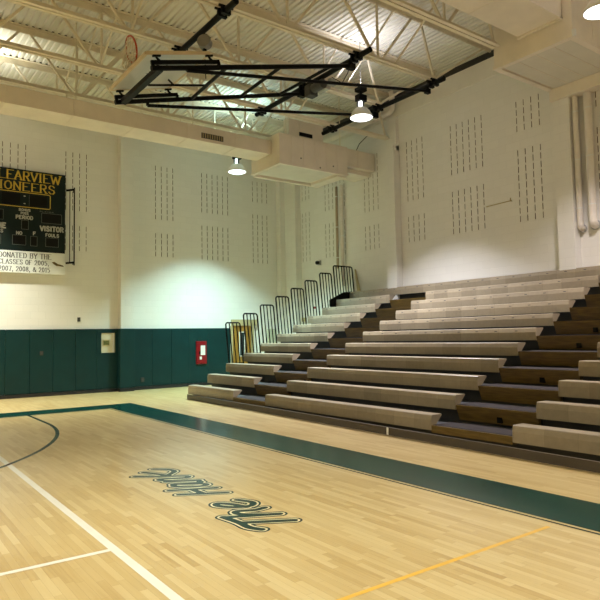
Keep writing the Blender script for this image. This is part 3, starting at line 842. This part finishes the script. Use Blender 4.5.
# roof drain pipe in the corner
rd = thing('drain_pipe', 'white round pipe with an elbow high at the side wall under the roof', 'pipe', (13.0, 13.6, 8.2))
pts = [(13.12, 12.98, 9.1), (13.12, 12.98, 8.62)] + [(13.12, 12.98 + .14 * (1 - math.cos(a)), 8.62 - .14 * math.sin(a)) for a in [k * PI / 12 for k in range(1, 7)]] + [(13.1, 16.6, 8.44)]
MB().tube(pts, .088, 16).build('pipe_run', M['whitepipe'], rd)
MB().tube([(13.1, 13.6, 8.48), (13.1, 13.66, 8.48)], .115, 16).build('coupling', M['whitepipe'], rd)
# hanging cable by the duct
cb = MB().tube([(12.9, 13.6, 7.95), (12.75, 13.75, 7.85), (12.62, 13.95, 7.65), (12.6, 14.1, 7.44)], .012, 6)
tag(cb.build('loose_cable', M['black']), 'thin black cable dangling onto the small duct', 'cable')

# ------------------------------------------------------------------ folded basketball backstop
ZP = 7.62
def beam_pipe(x, y0, y1, label, joists):
    t = thing('support_pipe', label, 'support pipe', (x, (y0 + y1) / 2, ZP), 'black backstop pipes')
    MB().tube([(x, y0, ZP), (x, y1, ZP)], .06, 14).build('pipe_run', M['black'], t)
    for yj in joists:
        for s in (-1, 1):
            m = MB(); m.box(x - .09, x + .09, yj + s * .07 - .035, yj + s * .07 + .035, ZP - .075, ZP + .075)
            m.box(x - .15, x + .15, yj + s * .07 - .02, yj + s * .07 + .02, ZP + .05, ZP + .09)
            m.build('clamp', M['black'], t)
    return t
beam_pipe(5.32, 9.05, 11.62, 'black pipe slung under the joists that carries the round reel', JY[1:3])
beam_pipe(8.56, 9.05, 13.55, 'black pipe slung under the joists where the hoop frame hinges', JY[1:4])
beam_pipe(11.0, 9.15, 13.75, 'black pipe slung under the joists closest to the side wall', JY[1:4])
bs = thing('basketball_backstop', 'folded basketball backstop hoisted flat under the roof, hoop and white board on a black frame', 'basketball hoop', (6.3, 10.6, 7.0))
A = Vector((8.56, 0, 7.50)); B = Vector((3.99, 0, 6.29))
def mast(t, y, dz=0.):
    p = A.lerp(B, t); return (p.x, y, p.z + dz)
dirv = (B - A).normalized(); up = Vector((-dirv.z, 0, dirv.x));
if up.z < 0: up = -up
Y1, Y2 = 9.68, 11.50
for y in (Y1, Y2):
    MB().tube([mast(0, y), mast(1, y)], .047, 12).build('mast_pipe', M['black'], bs)
    MB().box(8.47, 8.65, y - .06, y + .06, 7.42, 7.556).build('hinge', M['black'], bs)
MB().bar(mast(.965, Y1), mast(.965, Y2), .11, .10).build('lower_crossbar', M['black'], bs)
for t1, t2 in ((.675, .64), (.405, .375), (.12, .145)):
    MB().tube([mast(t1, Y1), mast(t2, Y2)], .036, 10).build('crossbar', M['black'], bs)
# folding braces
MB().tube([(4.66, Y1, 6.42), (11.0, Y1, 7.50)], .034, 10).bar((4.66, Y1, 6.42), mast(.855, Y1), .05, .05).box(10.93, 11.07, Y1 - .05, Y1 + .05, 7.44, 7.556).build('folding_brace', M['black'], bs)
MB().tube([(4.66, Y2, 6.37), (11.0, Y2, 7.46)], .034, 10).bar((4.66, Y2, 6.37), mast(.855, Y2), .05, .05).box(10.93, 11.07, Y2 - .05, Y2 + .05, 7.40, 7.556).build('folding_brace', M['black'], bs)
# board frame rails and hooks
bn = up
def on(x, y, h):          # a point h above the mast plane at x
    t = (x - A.x) / (B.x - A.x); p = A.lerp(B, t); q = p + bn * h; return Vector((q.x, y, q.z))
for y in (Y1, Y2):
    MB().bar(on(4.01, y, .10), on(5.34, y, .10), .05, .07).bar(on(4.03, y, 0), on(4.03, y, .10), .05, .05).bar(on(5.32, y, 0), on(5.32, y, .10), .05, .05).build('board_rail', M['black'], bs)
    for xx in (4.12, 5.14):
        m = MB(); m.tube([on(xx + .08, y, .10), on(xx + .02, y, .17), on(xx, y, .225)], .022, 8); m.bar(on(xx - .05, y, .215), on(xx + .09, y, .215), .05, .03)
        m.build('board_hook', M['black'], bs)
m = MB(); m.tube([on(4.38, 10.75, .07), on(5.6, 10.75, .03)], .022, 8); m.bar(on(4.9, 10.75, .06), on(4.9, 10.9, .21), .03, .03); m.build('height_adjuster', M['black'], bs)
# backboard
bb = MB()
p00, p10 = on(3.955, 9.655, .235), on(5.16, 9.655, .235)
p01, p11 = on(3.955, 11.49, .235), on(5.16, 11.49, .235)
th = bn * .04
n = 0
bb.v = [tuple(v) for v in (p00, p10, p11, p01, p00 + th, p10 + th, p11 + th, p01 + th)]
bb.f = [(0, 1, 2, 3), (4, 5, 6, 7), (0, 1, 5, 4), (1, 2, 6, 5), (2, 3, 7, 6), (3, 0, 4, 7)]; bb.mi = [0, 0, 1, 1, 1, 1]
bo = bb.build('backboard', [M['acrylic'], M['board_edge']], bs)
m = MB()
ed = (p10 - p00).normalized()
for a, b in ((p00, p10), (p01, p11), (p00, p01), (p10, p11)):
    m.bar(a + bn * .02, b + bn * .02, .045, .055)
sub(m.build('board_trim', M['board_edge'], bo), 'tan edge trim')
m = MB()
for k in range(5):
    c = p00 + ed * (.42 + .02 * (k % 2)) + Vector((0, .52 + .11 * k, 0)) - bn * .003
    m.quad(*[c + ed * a + Vector((0, b, 0)) for a, b in ((-.06, -.03), (-.02, -.035), (.05, .01), (.06, .03), (-.02, .0))])
c = p00 + ed * .62 + Vector((0, .42, 0)) - bn * .003
m.quad(*[c + ed * a + Vector((0, b, 0)) for a, b in ((-.02, -.02), (-.02, .22), (.015, .22), (.015, -.02))])
sub(m.build('maker_mark', M['outline'], bo, recalc=False), 'grey maker mark on the back of the board')
# rim and net
e2 = ed; mid = on(4.14, 10.57, .275)
rc_ = mid + bn * .40
rr = .229
m = MB(); m.tube([rc_ + bn * (rr * math.cos(a)) + Vector((0, rr * math.sin(a), 0)) for a in [2 * PI * k / 28 for k in range(28)]], .018, 8, closed=True)
m.bar(mid + Vector((0, .06, 0)), rc_ - bn * rr * .95 + Vector((0, .06, 0)), .03, .02); m.bar(mid - Vector((0, .06, 0)), rc_ - bn * rr * .95 - Vector((0, .06, 0)), .03, .02)
ro = m.build('rim', M['hoop'], bs)
m = MB()
for k in range(12):
    a = 2 * PI * k / 12
    s = rc_ + bn * (rr * math.cos(a)) + Vector((0, rr * math.sin(a), 0))
    e = rc_ + Vector((-.12, .0, -.32)) + bn * (.5 * rr * math.cos(a) * .6) + Vector((0, rr * .55 * math.sin(a), 0))
    a2 = 2 * PI * (k + 1) / 12
    e2_ = rc_ + Vector((-.06, 0, -.17)) + bn * (.8 * rr * math.cos(a2)) + Vector((0, rr * .8 * math.sin(a2), 0))
    m.tube([s, e2_, e], .0075, 4)
    a3 = 2 * PI * (k - 1) / 12
    e3_ = rc_ + Vector((-.06, 0, -.17)) + bn * (.8 * rr * math.cos(a3)) + Vector((0, rr * .8 * math.sin(a3), 0))
    m.tube([s, e3_, e], .0075, 4)
sub(m.build('net', M['net'], ro), 'limp white cord net')
# safety reel on the first pipe
rl = thing('safety_reel', 'grey round cable reel hanging from the black pipe above the backboard', 'cable reel', (5.32, 10.32, 7.4))
m = MB(); m.tube([(5.30, 10.27, 7.405), (5.40, 10.37, 7.385)], .135, 24); m.build('housing', M['reel'], rl)
m = MB(); m.box(5.31, 5.39, 10.28, 10.36, 7.50, 7.556).box(5.32, 5.38, 10.30, 10.36, 7.22, 7.32); m.build('hanger_bracket', M['black'], rl)
m = MB(); m.tube([(5.35, 10.33, 7.25), (5.42, 10.42, 6.72)], .009, 6); m.build('cable', M['black'], rl)
# hoist motor on the second pipe
hm = thing('hoist_winch', 'dark electric winch clamped to the middle black pipe behind the hoop frame', 'winch', (8.56, 10.9, 7.45))
m = MB(); m.tube([(8.52, 10.6, 7.43), (8.52, 10.95, 7.43)], .11, 16); m.build('motor', M['darkgrey'], hm)
m = MB(); m.box(8.42, 8.66, 10.98, 11.2, 7.28, 7.555); m.build('gear_box', M['darkgrey'], hm, bevel=.02)
m = MB(); m.tube([(8.69, 10.62, 7.40), (8.69, 10.95, 7.40)], .07, 16); m.build('drum', M['metal'], hm)
m = MB(); m.box(8.64, 8.8, 10.48, 10.58, 7.40, 7.55); m.build('cable_box', M['metal'], hm, bevel=.005)
m = MB(); m.tube([(8.7, 10.5, 7.58), (8.75, 10.2, 7.35), (8.66, 9.9, 7.45), (8.6, 9.75, 7.58)], .01, 6); m.build('lead', M['black'], hm)

# ------------------------------------------------------------------ lamps
def lamp(loc, label, col, power, upw, lens_col, lens_str, group=None, rodtop=7.70, spread=1.7):
    x, y, z = loc                     # z: rim of the reflector
    t = thing('high_bay_lamp', label, 'ceiling lamp', (x, y, z), group)
    m = MB(); m.lathe([(.275, 0), (.285, .0), (.262, .07), (.215, .16), (.15, .235)], (x, y, z), 28)
    m.build('reflector', M['reflector'], t, smooth=True, recalc=False)
    m = MB(); m.lathe([(0.001, -.055), (.14, -.045), (.23, -.018), (.272, .006)], (x, y, z), 28)
    m.build('lens', glow('lens glow ' + label[:12], lens_col, lens_str), t, smooth=True, recalc=False)
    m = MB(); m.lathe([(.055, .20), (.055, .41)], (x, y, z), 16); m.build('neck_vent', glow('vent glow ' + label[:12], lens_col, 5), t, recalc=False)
    m = MB()
    for k in range(3):
        a = k * 2 * PI / 3 + .4
        m.box(x + .085 * math.cos(a) - .016, x + .085 * math.cos(a) + .016, y + .085 * math.sin(a) - .016, y + .085 * math.sin(a) + .016, z + .22, z + .42)
    m.build('neck_strap', M['darkgrey'], t)
    m = MB(); m.box(x - .125, x + .125, y - .095, y + .095, z + .41, z + .58); m.build('ballast_box', M['black'], t, bevel=.02)
    m = MB(); m.box(x - .11, x + .11, y - .11, y + .11, z + .67, z + .76); m.tube([(x, y, z + .57), (x, y, z + .68)], .02, 8); m.build('hanger_cap', M['black'], t)
    if rodtop > z + .8:
        m = MB(); m.tube([(x, y, z + .76), (x, y, rodtop)], .009, 6); m.build('hanger_rod', M['metal'], t)
    L = bpy.data.lights.new('lamp light', 'AREA'); L.shape = 'DISK'; L.size = .5; L.energy = power; L.color = col; L.spread = spread
    o = bpy.data.objects.new('lamp_light', L); COL.objects.link(o); o.parent = t; o.location = (0, 0, -.065)
    if upw:  # added light on the cap, standing in for leakage through the reflector top
        U = bpy.data.lights.new('added uplight', 'AREA'); U.shape = 'DISK'; U.size = .2; U.energy = upw; U.color = col; U.spread = 2.3
        o = bpy.data.objects.new('added_uplight', U); COL.objects.link(o); o.parent = t; o.location = (0, 0, .775); o.rotation_euler = (PI, 0, 0)
    return t
PWR = 300
lamp((10.04, 11.00, 7.05), 'glowing high bay lamp hanging in front of the corner, below the black pipe', (.96, .95, 1.05), 370, 20, (1, 1, 1), 6, 'high bay lamps', 8.95, 1.72)
lamp((9.55, 16.30, 6.84), 'glowing high bay lamp hanging under the long duct beside the box duct', (.63, 1., .98), 390, 34, (.75, 1, .95), 5, 'high bay lamps', 7.9, 1.7)
lamp((10.55, 5.22, 7.30), 'glowing high bay lamp hanging beside the very large duct box', (1., .90, .92), PWR * .72, 16, (1, .97, 1), 6, 'high bay lamps', 7.9, 1.9)
out = 'high bay lamp of the other lamp rows, outside the picture'
warm = (1., .98, .87)
lamp((2.15, 16.9, 7.10), out, (1., 1., .86), 300, 50, (1, 1, .9), 6, 'high bay lamps outside the picture', 7.9, 1.62)
for (x, y, k) in ((1.6, 5.22, .6), (-6.5, 17.1, 1), (-6.5, 9.0, 1), (-6.5, 1.0, 1), (1.6, -1.5, .8), (9.6, -1.5, 1), (1.6, -8.5, 1), (-6.5, -8.5, 1)):
    lamp((x, y, 7.25), out, warm, PWR * k, 20, (1, 1, .9), 6, 'high bay lamps outside the picture', 7.9, 1.8)

# ------------------------------------------------------------------ world, camera, view
w = bpy.data.worlds.new('World'); scn.world = w; w.use_nodes = True
w.node_tree.nodes['Background'].inputs[0].default_value = (.02, .02, .02, 1)
yaw, pit, rol = .63127, .06019, -.01766
f = Vector((math.sin(yaw) * math.cos(pit), math.cos(yaw) * math.cos(pit), math.sin(pit)))
r = Vector((math.cos(yaw), -math.sin(yaw), 0)); u = r.cross(f)
r2 = r * math.cos(rol) + u * math.sin(rol); u2 = -r * math.sin(rol) + u * math.cos(rol)
cd = bpy.data.cameras.new('Camera'); cam = bpy.data.objects.new('Camera', cd); COL.objects.link(cam)
mat = Matrix((r2, u2, -f)).transposed().to_4x4(); mat.translation = (0, 0, H)
cam.matrix_world = mat
cd.sensor_width = 36; cd.lens = 36 * 604.987 / 600; cd.clip_start = .05
scn.camera = cam
vs = scn.view_settings
vs.view_transform = 'Standard'; vs.look = 'None'; vs.gamma = 1; vs.use_curve_mapping = False
vs.exposure = 0.0
scn.cycles.use_denoising = True
